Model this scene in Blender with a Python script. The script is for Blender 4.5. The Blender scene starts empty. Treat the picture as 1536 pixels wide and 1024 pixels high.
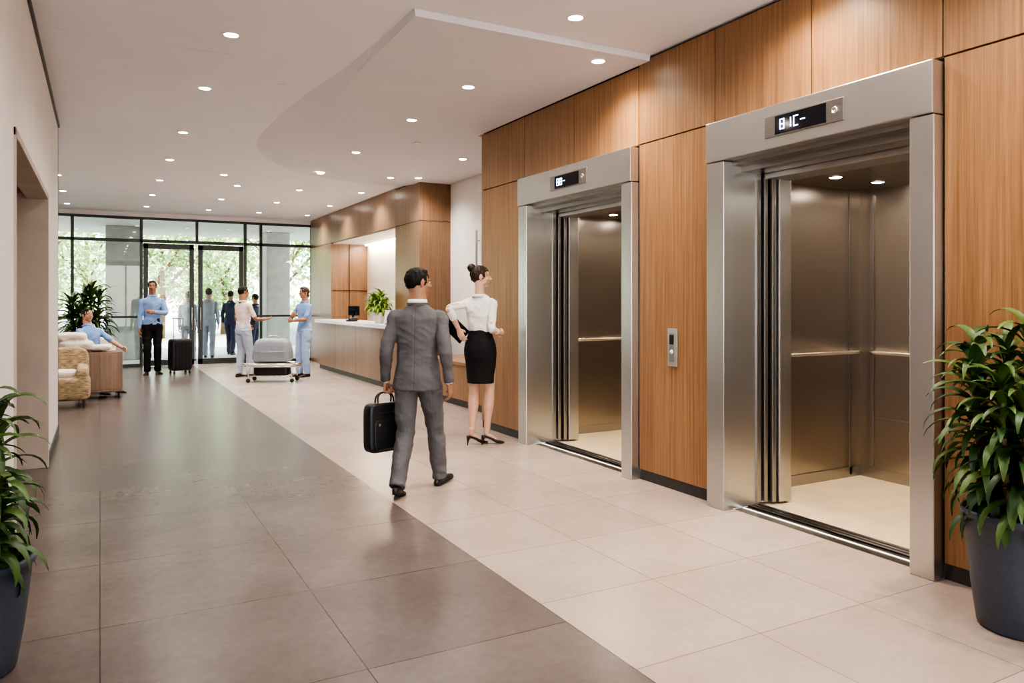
import bpy, math, random
from mathutils import Vector, Matrix, noise
V=Vector
random.seed(7)
sc=bpy.context.scene
COL=sc.collection
# ------------------------------------------------------------------ helpers
def link(o,parent=None):
    COL.objects.link(o)
    if parent: o.parent=parent
    return o
def empty(name,loc=(0,0,0),rz=0):
    e=bpy.data.objects.new(name,None); e.empty_display_size=.1
    e.location=loc; e.rotation_euler=(0,0,rz); COL.objects.link(e); return e
def meshobj(name,vs,fs,mats,parent=None,smooth=False,mi=None,bevel=0,seg=2):
    me=bpy.data.meshes.new(name); me.from_pydata([tuple(v) for v in vs],[],fs); me.update()
    for m in (mats if isinstance(mats,(list,tuple)) else [mats]): me.materials.append(m)
    if mi: me.polygons.foreach_set('material_index',mi)
    if smooth: me.polygons.foreach_set('use_smooth',[True]*len(me.polygons))
    o=bpy.data.objects.new(name,me); link(o,parent)
    if bevel:
        b=o.modifiers.new('bevel','BEVEL'); b.width=bevel; b.segments=seg; b.limit_method='ANGLE'
    return o
BF=[(0,3,2,1),(4,5,6,7),(0,1,5,4),(1,2,6,5),(2,3,7,6),(3,0,4,7)]
def boxes(name,lst,mats,parent=None,bevel=0,seg=2):
    vs=[];fs=[];mi=[]
    for b in lst:
        lo,hi=b[0],b[1]; m=b[2] if len(b)>2 else 0
        k=len(vs)
        x0,x1=sorted((lo[0],hi[0]));y0,y1=sorted((lo[1],hi[1]));z0,z1=sorted((lo[2],hi[2]))
        vs+=[(x0,y0,z0),(x1,y0,z0),(x1,y1,z0),(x0,y1,z0),(x0,y0,z1),(x1,y0,z1),(x1,y1,z1),(x0,y1,z1)]
        for f in BF: fs.append(tuple(i+k for i in f)); mi.append(m)
    return meshobj(name,vs,fs,mats,parent,mi=mi,bevel=bevel,seg=seg)
class G:
    def __init__(s): s.v=[];s.f=[];s.m=[];s.cur=0
    def add(s,vs,fs):
        k=len(s.v); s.v+=[V(v) for v in vs]
        for f in fs: s.f.append(tuple(i+k for i in f)); s.m.append(s.cur)
    def ell(s,c,r,mat=None,nu=14,nv=10,e=1.0):
        c=V(c); vs=[];fs=[]
        if not hasattr(r,'__len__'): r=(r,r,r)
        def pw(x): return math.copysign(abs(x)**e,x)
        vs.append((0,0,-r[2]))
        for j in range(1,nv):
            t=-math.pi/2+math.pi*j/nv
            for i in range(nu):
                a=2*math.pi*i/nu
                vs.append((r[0]*pw(math.cos(t))*pw(math.cos(a)),r[1]*pw(math.cos(t))*pw(math.sin(a)),r[2]*pw(math.sin(t))))
        vs.append((0,0,r[2]))
        for i in range(nu):
            fs.append((0,1+(i+1)%nu,1+i))
            fs.append((len(vs)-1,len(vs)-1-nu+i,len(vs)-1-nu+(i+1)%nu))
        for j in range(nv-2):
            for i in range(nu):
                a=1+j*nu+i;b=1+j*nu+(i+1)%nu
                fs.append((a,b,b+nu,a+nu))
        if mat is not None: vs=[c+mat@V(v) for v in vs]
        else: vs=[c+V(v) for v in vs]
        s.add(vs,fs)
    def tube(s,pts,rads,n=14,ref=(0,1,0),sub=3,caps=True):
        pts=[V(p) for p in pts]; rads=[(r,r) if not hasattr(r,'__len__') else tuple(r) for r in rads]
        if len(pts)>2 and sub>1:
            P=[];R=[]
            for i in range(len(pts)-1):
                p0=pts[max(i-1,0)];p1=pts[i];p2=pts[i+1];p3=pts[min(i+2,len(pts)-1)]
                q0=V(rads[max(i-1,0)]);q1=V(rads[i]);q2=V(rads[i+1]);q3=V(rads[min(i+2,len(pts)-1)])
                for k in range(sub):
                    t=k/sub
                    def cr(a,b,c,d): return .5*((2*b)+(c-a)*t+(2*a-5*b+4*c-d)*t*t+(3*b-a-3*c+d)*t*t*t)
                    P.append(cr(p0,p1,p2,p3)); R.append(cr(q0,q1,q2,q3))
            P.append(pts[-1]);R.append(V(rads[-1])); pts=P; rads=[tuple(r) for r in R]
        T=[]
        for i in range(len(pts)):
            d=pts[min(i+1,len(pts)-1)]-pts[max(i-1,0)]
            T.append(d.normalized() if d.length>1e-9 else V((0,0,1)))
        u=V(ref); u=u-T[0]*u.dot(T[0])
        if u.length<.2: u=V((1,0,0)); u=u-T[0]*u.dot(T[0])
        u.normalize()
        rings=[]
        def ring(c,t,u,a,b):
            sd=t.cross(u)
            return [c+sd*(a*math.cos(2*math.pi*i/n))+u*(b*math.sin(2*math.pi*i/n)) for i in range(n)]
        for i,(p,t) in enumerate(zip(pts,T)):
            u=u-t*u.dot(t); u.normalize()
            a,b=rads[i]; a=max(a,.0008);b=max(b,.0008)
            if i==0 and caps:
                m=min(a,b)
                for q in (80,55,28):
                    w=math.radians(q); rings.append(ring(p-t*m*math.sin(w),t,u,a*math.cos(w),b*math.cos(w)))
            rings.append(ring(p,t,u,a,b))
            if i==len(pts)-1 and caps:
                m=min(a,b)
                for q in (28,55,80):
                    w=math.radians(q); rings.append(ring(p+t*m*math.sin(w),t,u,a*math.cos(w),b*math.cos(w)))
        vs=[v for r in rings for v in r]; fs=[]
        for j in range(len(rings)-1):
            for i in range(n):
                a=j*n+i;b=j*n+(i+1)%n
                fs.append((a,b,b+n,a+n))
        fs.append(tuple(reversed(range(n)))); fs.append(tuple(range(len(vs)-n,len(vs))))
        s.add(vs,fs)
    def box(s,lo,hi):
        x0,y0,z0=lo;x1,y1,z1=hi
        s.add([(x0,y0,z0),(x1,y0,z0),(x1,y1,z0),(x0,y1,z0),(x0,y0,z1),(x1,y0,z1),(x1,y1,z1),(x0,y1,z1)],BF)
    def lathe(s,prof,c=(0,0,0),n=40):
        c=V(c);vs=[];fs=[]
        for r,z in prof:
            for i in range(n):
                a=2*math.pi*i/n; vs.append(c+V((r*math.cos(a),r*math.sin(a),z)))
        for j in range(len(prof)-1):
            for i in range(n):
                a=j*n+i;b=j*n+(i+1)%n; fs.append((a,b,b+n,a+n))
        s.add(vs,fs)
    def obj(s,name,mats,parent=None,smooth=True,bevel=0):
        return meshobj(name,s.v,s.f,mats,parent,smooth,s.m,bevel)
    def remesh(s,name,mat,parent,vox,sm=3,fold=0,ff=(5,5,13),fn=None,seed=0):
        o=meshobj(name+'_tmp',s.v,s.f,mat)
        r=o.modifiers.new('r','REMESH'); r.mode='VOXEL'; r.voxel_size=vox
        if sm:
            q=o.modifiers.new('s','SMOOTH'); q.factor=.5; q.iterations=sm
        dg=bpy.context.evaluated_depsgraph_get(); dg.update()
        me=bpy.data.meshes.new_from_object(o.evaluated_get(dg))
        bpy.data.objects.remove(o)
        me.name=name
        if fold or fn:
            nn=[v.normal.copy() for v in me.vertices]
            for v,n_ in zip(me.vertices,nn):
                p=v.co; d=0
                if fold:
                    q=V((p.x*ff[0]+seed,p.y*ff[1],p.z*ff[2]))
                    q2=V((p.x*ff[0]*.8+p.z*ff[2]*.9+seed,p.y*ff[1],p.z*ff[2]*.6-p.x*ff[2]*.6))
                    q3=V((p.x*ff[0]*1.3-p.z*ff[2]*.7,p.y*ff[1]*1.3+seed,p.z*ff[2]*1.9+p.x*ff[2]*.8))
                    d=fold*(.9*noise.noise(q)+(0.22-abs(noise.noise(q2)))*1.1+(0.22-abs(noise.noise(q3)))*.7)
                if fn: d+=fn(p,n_)
                v.co=p+n_*d
        me.materials.clear(); me.materials.append(mat)
        me.polygons.foreach_set('use_smooth',[True]*len(me.polygons))
        ob=bpy.data.objects.new(name,me); link(ob,parent); return ob
# ------------------------------------------------------------------ materials
def newmat(name):
    m=bpy.data.materials.new(name); m.use_nodes=True
    nt=m.node_tree; return m,nt,nt.nodes['Principled BSDF']
def S(nt,x,inp):
    if isinstance(x,bpy.types.NodeSocket): nt.links.new(x,inp)
    else: inp.default_value=x
def MA(nt,op,a,b=0.0):
    n=nt.nodes.new('ShaderNodeMath'); n.operation=op; S(nt,a,n.inputs[0]); S(nt,b,n.inputs[1]); return n.outputs[0]
def MIX(nt,f,a,b,mode='MIX'):
    n=nt.nodes.new('ShaderNodeMix'); n.data_type='RGBA'; n.blend_type=mode
    S(nt,f,n.inputs[0]); S(nt,a,n.inputs[6]); S(nt,b,n.inputs[7]); return n.outputs[2]
def NOISE(nt,scale=5,vec=(1,1,1),detail=4,rough=.5):
    tc=nt.nodes.new('ShaderNodeTexCoord'); mp=nt.nodes.new('ShaderNodeMapping'); mp.inputs['Scale'].default_value=vec
    nt.links.new(tc.outputs['Object'],mp.inputs[0])
    n=nt.nodes.new('ShaderNodeTexNoise'); n.inputs['Scale'].default_value=scale; n.inputs['Detail'].default_value=detail
    n.inputs['Roughness'].default_value=rough
    nt.links.new(mp.outputs[0],n.inputs['Vector']); return n.outputs['Fac']
def BUMP(nt,h,strength,dist=.002):
    b=nt.nodes.new('ShaderNodeBump'); b.inputs['Strength'].default_value=strength; b.inputs['Distance'].default_value=dist
    nt.links.new(h,b.inputs['Height']); return b.outputs[0]
def RAMP(nt,f,lo,hi):
    n=nt.nodes.new('ShaderNodeMapRange'); S(nt,f,n.inputs[0]); n.inputs[1].default_value=lo; n.inputs[2].default_value=hi; return n.outputs[0]
def c4(c): return (c[0],c[1],c[2],1)
def plain(name,col,rough=.5,metal=0,var=.08,scale=30,bump=.0,vec=(1,1,1),spec=.5,coat=0):
    m,nt,b=newmat(name)
    f=NOISE(nt,scale,vec)
    dk=tuple(x*(1-var*2) for x in col); lt=tuple(min(1,x*(1+var*1.2)) for x in col)
    nt.links.new(MIX(nt,RAMP(nt,f,.3,.7),c4(dk),c4(lt)),b.inputs['Base Color'])
    b.inputs['Roughness'].default_value=rough; b.inputs['Metallic'].default_value=metal
    b.inputs['Specular IOR Level'].default_value=spec; b.inputs['Coat Weight'].default_value=coat
    if bump: nt.links.new(BUMP(nt,f,bump),b.inputs['Normal'])
    return m
def emis(name,col,st):
    m,nt,b=newmat(name); b.inputs['Base Color'].default_value=c4(col)
    b.inputs['Emission Color'].default_value=c4(col); b.inputs['Emission Strength'].default_value=st; return m
def wood(name,c1,c2,rough=.38):
    m,nt,b=newmat(name)
    f1=NOISE(nt,1,(45,45,.9),6,.62); f2=NOISE(nt,1,(170,170,4),3,.6); f3=NOISE(nt,1,(3,3,.5),2)
    f=MA(nt,'ADD',MA(nt,'MULTIPLY',f1,.6),MA(nt,'ADD',MA(nt,'MULTIPLY',f2,.25),MA(nt,'MULTIPLY',f3,.15)))
    col=MIX(nt,RAMP(nt,f,.38,.62),c4(c1),c4(c2))
    g=nt.nodes.new('ShaderNodeNewGeometry')
    v=MA(nt,'ADD',MA(nt,'MULTIPLY',g.outputs['Random Per Island'],.16),.92)
    h=nt.nodes.new('ShaderNodeHueSaturation'); nt.links.new(col,h.inputs['Color']); nt.links.new(v,h.inputs['Value'])
    nt.links.new(h.outputs[0],b.inputs['Base Color']); b.inputs['Roughness'].default_value=rough
    nt.links.new(BUMP(nt,f,.12,.001),b.inputs['Normal']); return m
def steel(name,col,rough=.28,vec=(150,150,.5)):
    m,nt,b=newmat(name)
    f=NOISE(nt,1,vec,2)
    g=NOISE(nt,1.3,(1,1,1),2)
    nt.links.new(MIX(nt,f,c4([x*.97 for x in col]),c4(col)),b.inputs['Base Color'])
    b.inputs['Metallic'].default_value=1
    nt.links.new(MA(nt,'ADD',MA(nt,'MULTIPLY',f,.02),MA(nt,'ADD',rough-.04,MA(nt,'MULTIPLY',g,.06))),b.inputs['Roughness'])
    b.inputs['Anisotropic'].default_value=.5
    return m
M={}
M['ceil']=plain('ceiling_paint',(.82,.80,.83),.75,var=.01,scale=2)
M['soff']=plain('soffit_shaded_tint',(.71,.69,.715),.75,var=.01,scale=2)  # ceiling paint darkened: shade across the soffit is put into the colour
M['white']=plain('white_wall_paint',(.76,.73,.71),.6,var=.02,scale=3)
M['beige']=plain('beige_plaster',(.50,.42,.36),.65,var=.04,scale=4)
M['wood']=wood('oak_veneer',(.200,.100,.044),(.36,.200,.098))
M['wood2']=wood('oak_veneer_reception',(.165,.092,.050),(.28,.165,.098),.3)
M['dark']=plain('dark_plinth',(.05,.046,.046),.4)
M['gap']=plain('shadow_gap',(.012,.010,.009),.8)
M['steel']=steel('brushed_stainless',(.62,.61,.60),.32)
M['steel2']=steel('brushed_stainless_dark',(.40,.385,.37),.30)
M['cab']=steel('cab_bronze_steel',(.44,.395,.35),.30)
M['chrome']=steel('polished_chrome',(.85,.83,.80),.15)
M['alu']=plain('anodised_frame',(.055,.062,.062),.35,.4)
M['screen']=plain('display_glass',(.006,.006,.01),.08)
M['digit']=emis('display_digits',(.45,.6,1),5)
M['led']=emis('downlight_lens',(1,.90,.77),48)
M['ledw']=emis('cove_strip',(1,.85,.65),9)
M['sill']=emis('sill_light',(1,.93,.84),.9)
M['cabfloor']=plain('cab_floor_stone',(.58,.47,.32),.45,scale=5,var=.05)
M['stone']=plain('counter_top_stone',(.78,.76,.74),.2,var=.03,scale=8)
M['trim']=plain('white_trim',(.8,.78,.76),.5,var=.01)
M['concrete']=plain('concrete',(.50,.51,.48),.8,var=.06,scale=6,bump=.3)
M['paving']=plain('paving',(.68,.67,.64),.8,var=.05,scale=4)
# glass
m,nt,b=newmat('clear_glass'); nt.nodes.remove(b)
tr=nt.nodes.new('ShaderNodeBsdfTransparent'); tr.inputs[0].default_value=(.92,.95,.94,1)
gl=nt.nodes.new('ShaderNodeBsdfGlossy'); gl.inputs['Roughness'].default_value=.02
fr=nt.nodes.new('ShaderNodeFresnel'); fr.inputs[0].default_value=1.5
mx=nt.nodes.new('ShaderNodeMixShader'); nt.links.new(fr.outputs[0],mx.inputs[0]); nt.links.new(tr.outputs[0],mx.inputs[1]); nt.links.new(gl.outputs[0],mx.inputs[2])
nt.links.new(mx.outputs[0],nt.nodes['Material Output'].inputs[0]); M['glass']=m
# floor
m,nt,b=newmat('porcelain_floor_tiles')
tc=nt.nodes.new('ShaderNodeTexCoord'); sp=nt.nodes.new('ShaderNodeSeparateXYZ'); nt.links.new(tc.outputs['Object'],sp.inputs[0])
x,y=sp.outputs[0],sp.outputs[1]
def grid(px,ox,py,oy,w):
    u=MA(nt,'DIVIDE',MA(nt,'SUBTRACT',x,ox),px); v=MA(nt,'DIVIDE',MA(nt,'SUBTRACT',y,oy),py)
    def line(t,p):
        fr=MA(nt,'FRACT',MA(nt,'ADD',t,100.0)); d=MA(nt,'MINIMUM',fr,MA(nt,'SUBTRACT',1.0,fr))
        return MA(nt,'LESS_THAN',d,w/p)
    g=MA(nt,'MAXIMUM',line(u,px),line(v,py))
    cb=nt.nodes.new('ShaderNodeCombineXYZ'); nt.links.new(MA(nt,'FLOOR',u),cb.inputs[0]); nt.links.new(MA(nt,'FLOOR',v),cb.inputs[1])
    wn=nt.nodes.new('ShaderNodeTexWhiteNoise'); wn.noise_dimensions='3D'; nt.links.new(cb.outputs[0],wn.inputs['Vector'])
    return g,wn.outputs['Value']
gD,rD=grid(.96,0,.96,3.95,.0030); gL,rL=grid(.70,1.92,.76,2.465,.0024)
isL=MA(nt,'GREATER_THAN',x,1.92)
n1=NOISE(nt,1.6,(1,1,1),5,.55); n2=NOISE(nt,18,(1,1,1),6,.7)
mot=MA(nt,'ADD',MA(nt,'MULTIPLY',n1,.6),MA(nt,'MULTIPLY',n2,.4)); mot=RAMP(nt,mot,.25,.75)
cD=MIX(nt,mot,(.098,.078,.070,1),(.172,.141,.128,1)); cL=MIX(nt,mot,(.33,.262,.218,1),(.465,.38,.325,1))
def tint(c,r,g,gc):
    h=nt.nodes.new('ShaderNodeHueSaturation'); nt.links.new(c,h.inputs['Color']); nt.links.new(MA(nt,'ADD',MA(nt,'MULTIPLY',r,.14),.93),h.inputs['Value'])
    return MIX(nt,g,h.outputs[0],gc)
cD=tint(cD,rD,gD,(.045,.034,.030,1)); cL=tint(cL,rL,gL,(.20,.155,.125,1))
nt.links.new(MIX(nt,isL,cD,cL),b.inputs['Base Color'])
b.inputs['Roughness'].default_value=.27
M['floor']=m
# leaves
def leafmat(name,c1,c2,rough=.4):
    m,nt,b=newmat(name); g=nt.nodes.new('ShaderNodeNewGeometry')
    nt.links.new(MIX(nt,g.outputs['Random Per Island'],c4(c1),c4(c2)),b.inputs['Base Color']); b.inputs['Roughness'].default_value=rough
    return m
M['leaf']=leafmat('dracaena_leaf',(.014,.048,.010),(.080,.14,.030),.45)
M['leaf2']=leafmat('tree_leaf',(.22,.38,.13),(.58,.70,.36),.6)
M['leaf3']=leafmat('desk_plant_leaf',(.08,.19,.02),(.30,.42,.07))
M['bark']=plain('bark',(.16,.10,.055),.8,scale=20,bump=.5)
M['soil']=plain('soil',(.05,.032,.02),.95,var=.3,scale=60,bump=.8)
M['pot']=plain('blue_grey_pot',(.045,.054,.076),.42,var=.06,scale=40)
M['potw']=plain('white_ceramic',(.75,.73,.70),.3,var=.01)
# clothes
def cloth(n,c,r=.8): return plain(n,c,r,var=.07,scale=220,bump=.25,spec=.25)
M['suit']=cloth('grey_suit_wool',(.128,.124,.132)); M['shirtw']=cloth('white_cotton',(.80,.77,.75))
M['black']=cloth('black_fabric',(.012,.012,.014)); M['pink']=cloth('pale_pink_shirt',(.74,.60,.56))
M['blue']=cloth('light_blue_shirt',(.22,.34,.58)); M['scrub']=cloth('pale_blue_cotton',(.22,.35,.60))
M['scrubp']=cloth('pale_blue_trousers',(.34,.44,.64)); M['navy']=cloth('navy_fabric',(.03,.05,.11))
M['greyt']=cloth('grey_blue_trousers',(.40,.44,.54)); M['grey2']=cloth('mid_grey_fabric',(.36,.40,.47)); M['ltblue']=cloth('powder_blue_shirt',(.48,.56,.68))
M['leather']=plain('black_leather',(.014,.014,.017),.34,bump=.2,scale=90); M['brownl']=plain('brown_leather',(.06,.03,.018),.35)
M['skin']=plain('skin',(.50,.27,.18),.5,var=.05,scale=20); M['skin2']=plain('skin_tan',(.36,.185,.115),.5,var=.05,scale=20)
M['skin3']=plain('skin_fair',(.62,.37,.27),.48,var=.04,scale=20)
M['lips']=plain('lips',(.42,.13,.11),.4); M['eyew']=plain('eye_white',(.75,.72,.7),.2); M['iris']=plain('iris',(.03,.018,.01),.1)
M['hairb']=plain('black_hair',(.014,.011,.010),.62,var=.45,scale=70,vec=(1,1,3),bump=.8,spec=.3)
M['hairbr']=plain('dark_brown_hair',(.038,.020,.012),.5,var=.45,scale=70,vec=(1,1,3),bump=.8,spec=.4)
M['cream']=plain('cream_upholstery',(.70,.62,.53),.85,bump=.3,scale=120)
M['tan']=plain('tan_wicker',(.42,.31,.19),.75,var=.3,scale=1,vec=(14,14,60),bump=.9)
M['case']=plain('grey_hardshell',(.24,.26,.29),.28,var=.04)
M['rubber']=plain('rubber',(.02,.02,.02),.6)
# ------------------------------------------------------------------ room shell
CZ=3.54; SZ=3.49
boxes('floor',[((-6,-4,-.15),(4.02,19.45,0)),((4.02,8.1,-.15),(6.2,19.45,0))],M['floor'])
boxes('ceiling',[((-6,-4,CZ),(6.2,6.598,CZ+.2)),((-6,6.604,CZ),(6.2,19.45,CZ+.2)),((-6,6.59,CZ+.02),(6.2,6.61,CZ+.1),1)],[M['ceil'],M['gap']])
bot=[(3.995,4.95),(1.93,4.95),(1.95,5.7),(1.97,6.5),(2.05,7.3),(2.14,8.2),(2.2,9.4)]; top=[(3.995,4.94),(1.92,4.94),(1.92,5.7),(1.88,6.5),(1.80,7.3),(1.74,8.2),(1.72,9.5)]
for i in range(1,15):
    a=math.pi-i*(math.pi/2)/14
    bot.append((4.3+2.1*math.cos(a), 9.4+2.7*math.sin(a))); top.append((4.3+2.58*math.cos(a), 9.5+3.2*math.sin(a)))
bot+=[(5.23,12.1),(5.23,8.2),(3.995,8.2)]; top+=[(5.23,12.7),(5.23,8.2),(3.995,8.2)]
n=len(bot); vs=[(p[0],p[1],SZ) for p in bot]+[(p[0],p[1],CZ-.0015) for p in top]
fs=[tuple(range(n)),tuple(reversed(range(n,2*n)))]+[(i+n,(i+1)%n+n,(i+1)%n,i) for i in range(n)]
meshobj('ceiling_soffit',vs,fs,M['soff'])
# elevator wall
EL=[(2.474,4.20),(5.10,7.055)]
pan=[]
ys=[8.1,7.055,6.093,5.10,4.20,3.333,2.474,1.4,.35,-.7,-1.75,-2.8,-4]
g=.004
for a,c in zip(ys[:-1],ys[1:]): pan.append(((4.0,c+g,2.825),(4.04,a-g,3.515 if a<5.2 else 3.478)))
for a,c in [(8.1,7.06),(5.095,4.205),(2.469,1.4),(1.4,.35),(.35,-.7),(-.7,-1.75),(-1.75,-2.8),(-2.8,-4)]:
    pan.append(((4.0,c+g,.09),(4.04,a-g,2.815)))
bk=[((4.035,-4,2.80),(4.2,8.09,CZ),1)]
for a,c in [(8.09,7.05),(5.11,4.19),(2.48,-4)]: bk.append(((4.035,c,0),(4.2,a,2.81),1))
bk.append(((4.035,7.97,0),(5.24,8.1,CZ),0))
boxes('wall_right',pan+bk,[M['wood'],M['gap']],bevel=.0015,seg=1)
boxes('baseboard_right',[((4.015,a,0),(4.035,c,.088)) for a,c in [(7.055,8.1),(4.2,5.1),(-4,2.474)]],M['dark'])
boxes('wall_right_white',[((5.24,8.1,0),(5.4,11.8,CZ))],M['white'])
d=empty('door_1')
boxes('door_leaf',[((5.215,9.6,.01),(5.24,10.95,2.75))],M['trim'],d,bevel=.004)
gg=G(); gg.tube([(5.16,10.62,1.0),(5.16,10.62,2.6)],[.018,.018]); 
for z in (1.15,2.45): gg.tube([(5.16,10.62,z),(5.22,10.62,z)],[.012,.012],ref=(0,0,1))
gg.obj('pull_handle',M['steel'],d)
boxes('wall_reception',[
 ((4.68,11.8,0),(5.7,12.99,2.845)),((4.68,11.8,2.855),(5.7,12.99,3.51)),
 ((4.68,12.995,2.855),(5.54,15.1,CZ)),((4.68,15.105,2.855),(5.54,17.3,CZ)),
 ((4.68,17.305,0),(5.7,18.2,2.845)),((4.68,17.305,2.855),(5.7,18.2,CZ)),
 ((4.68,18.206,0),(5.7,19.2,2.845)),((4.68,18.206,2.855),(5.7,19.2,CZ)),
 ((4.69,11.81,0),(5.69,12.98,3.53),1),((4.69,17.31,0),(5.69,19.19,3.53),1),
 ((4.70,17.285,1.75),(5.54,17.3,1.76),1),((5.1,17.285,0),(5.11,17.3,2.85),1)],[M['wood2'],M['gap']])
boxes('wall_reception_niche',[((5.54,12.99,0),(5.7,17.3,CZ))],M['white'])
boxes('trim_1',[((4.72,13.0,2.83),(5.53,17.29,2.853)),((5.45,13.05,2.80),(5.5,17.2,2.83),1)],[M['trim'],M['ledw']])
# counter
c=empty('reception_counter')
boxes('counter_front',[((4.32,a+.003,.1),(4.665,bb-.003,1.03)) for a,bb in [(11.3,12.75),(12.75,14.2),(14.2,15.65),(15.65,17.1)]],M['wood2'],c,bevel=.003)
boxes('counter_plinth',[((4.36,11.32,0),(4.66,17.08,.1))],M['dark'],c)
boxes('counter_top',[((4.26,11.25,1.03),(4.672,17.15,1.10)),((4.672,13.0,1.03),(4.95,17.28,1.10))],M['stone'],c,bevel=.006)
# bench
c=empty('wood_bench')
boxes('bench_body',[((4.5,8.5,.1),(5.2,11.15,.60))],M['wood'],c,bevel=.004)
boxes('bench_top',[((4.47,8.48,.60),(5.21,11.17,.64))],M['wood'],c,bevel=.004)
boxes('bench_plinth',[((4.54,8.52,0),(5.19,11.13,.1))],M['dark'],c)
# left wall
LX=-.42
boxes('wall_left',[((LX-.14,4.3,0),(LX,5.02,CZ)),((LX-.14,5.02,2.45),(LX,8.06,CZ)),((LX-.3,8.06,0),(LX,10.0,CZ)),
   ((-1.9,4.3,0),(LX-.14,4.42,CZ)),((-6,9.85,0),(LX-.3,10.0,CZ)),((-1.9,-4,0),(-1.75,4.3,CZ))],M['white'])
boxes('wall_left_alcove',[((-1.9,4.42,0),(-1.7,9.85,CZ)),((-1.7,4.42,2.6),(LX-.14,9.85,2.7))],M['beige'])
boxes('trim_2',[((LX-.32,8.0,0),(LX+.012,8.062,2.47)),((LX-.16,5.0,2.42),(LX+.012,8.062,2.47)),((LX-.16,5.0,0),(LX+.012,5.03,2.47))],M['beige'],bevel=.004)
boxes('shadow_gap_and_edge_strips',[((LX,4.3,3.47),(LX+.02,10,3.5)),((LX-.02,10,0),(LX+.004,10.01,3.5))],M['dark'])  # upper dark strip paints the shadow gap; the upright one edges the wall end
boxes('baseboard_left',[((LX,4.3,0),(LX+.012,5.0,.1)),((LX,8.062,0),(LX+.012,10.0,.1)),((LX-.3,10.0,0),(LX,10.012,.1))],M['dark'])
boxes('wall_lounge',[((-6.15,10,0),(-6,19.45,CZ)),((5.7,17.3,0),(6.2,19.45,CZ))],M['white'])
boxes('rear_light_opening',[((-1.9,-4.1,0),(4.2,-4,.25)),((-1.9,-4.1,3.3),(4.2,-4,CZ))]+[((xx,-4.1,.25),(xx+.08,-4,3.3)) for xx in (-1.9,-.4,1.1,2.6,4.1)],M['alu'])  # unseen rear opening without panes, added to let sky light flood in
# ------------------------------------------------------------------ front glazing Y=19.3
GY=19.3
fr=[((-6,GY,3.38),(5.7,GY+.12,3.44)),((-6,GY,2.86),(5.7,GY+.1,2.93)),((-6,GY,0),(.80,GY+.1,.07)),((3.13,GY,0),(4.75,GY+.1,.07)),
    ((-6,GY+.02,1.12),(.80,GY+.08,1.17)),((3.13,GY+.02,1.12),(4.75,GY+.08,1.17))]
for xx in (-5.9,-4.5,-3.1,-1.9,-.57,.80,3.08,3.45,4.70): fr.append(((xx,GY,0),(xx+.065,GY+.11,3.42)))
fr.append(((1.99,GY,2.9),(2.05,GY+.1,3.42)))
w=empty('window_1')
boxes('frame',fr,M['alu'],w,bevel=.004)
boxes('wall_front_bulkhead',[((-6,GY-.02,3.44),(5.7,GY+.14,CZ))],M['ceil'])
gp=[]
for a,bb in [(-5.84,-4.5),(-4.43,-3.1),(-3.03,-1.9),(-1.83,-.57),(-.5,.80),(3.145,3.45),(3.515,4.70)]: gp.append(((a,GY+.05,.07),(bb,GY+.056,2.86)))
for a,bb in [(-5.84,-4.5),(-4.43,-3.1),(-3.03,-1.9),(-1.83,-.57),(-.5,.80),(.87,1.99),(2.05,3.08),(3.145,3.45),(3.515,4.70)]: gp.append(((a,GY+.05,2.93),(bb,GY+.056,3.38)))
boxes('glass',gp,M['glass'],w)
for i,(a,bb) in enumerate([(.875,1.955),(2.045,3.07)]):
    dd=empty('door_%d'%(i+2))
    boxes('stile_frame',[((a,GY+.01,0.01),(a+.10,GY+.07,2.84)),((bb-.10,GY+.01,0.01),(bb,GY+.07,2.84)),((a,GY+.01,2.72),(bb,GY+.07,2.84)),((a,GY+.01,.01),(bb,GY+.07,.14))],M['alu'],dd,bevel=.004)
    boxes('pane',[((a+.1,GY+.035,.14),(bb-.1,GY+.041,2.72))],M['glass'],dd)
    hx=bb-.05 if i==0 else a+.05
    gg=G(); gg.tube([(hx,GY-.05,.85),(hx,GY-.05,1.35)],[.014,.014]); gg.tube([(hx,GY-.05,.9),(hx,GY+.02,.9)],[.01,.01],ref=(0,0,1)); gg.tube([(hx,GY-.05,1.3),(hx,GY+.02,1.3)],[.01,.01],ref=(0,0,1)); gg.obj('handle',M['chrome'],dd)
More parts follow.
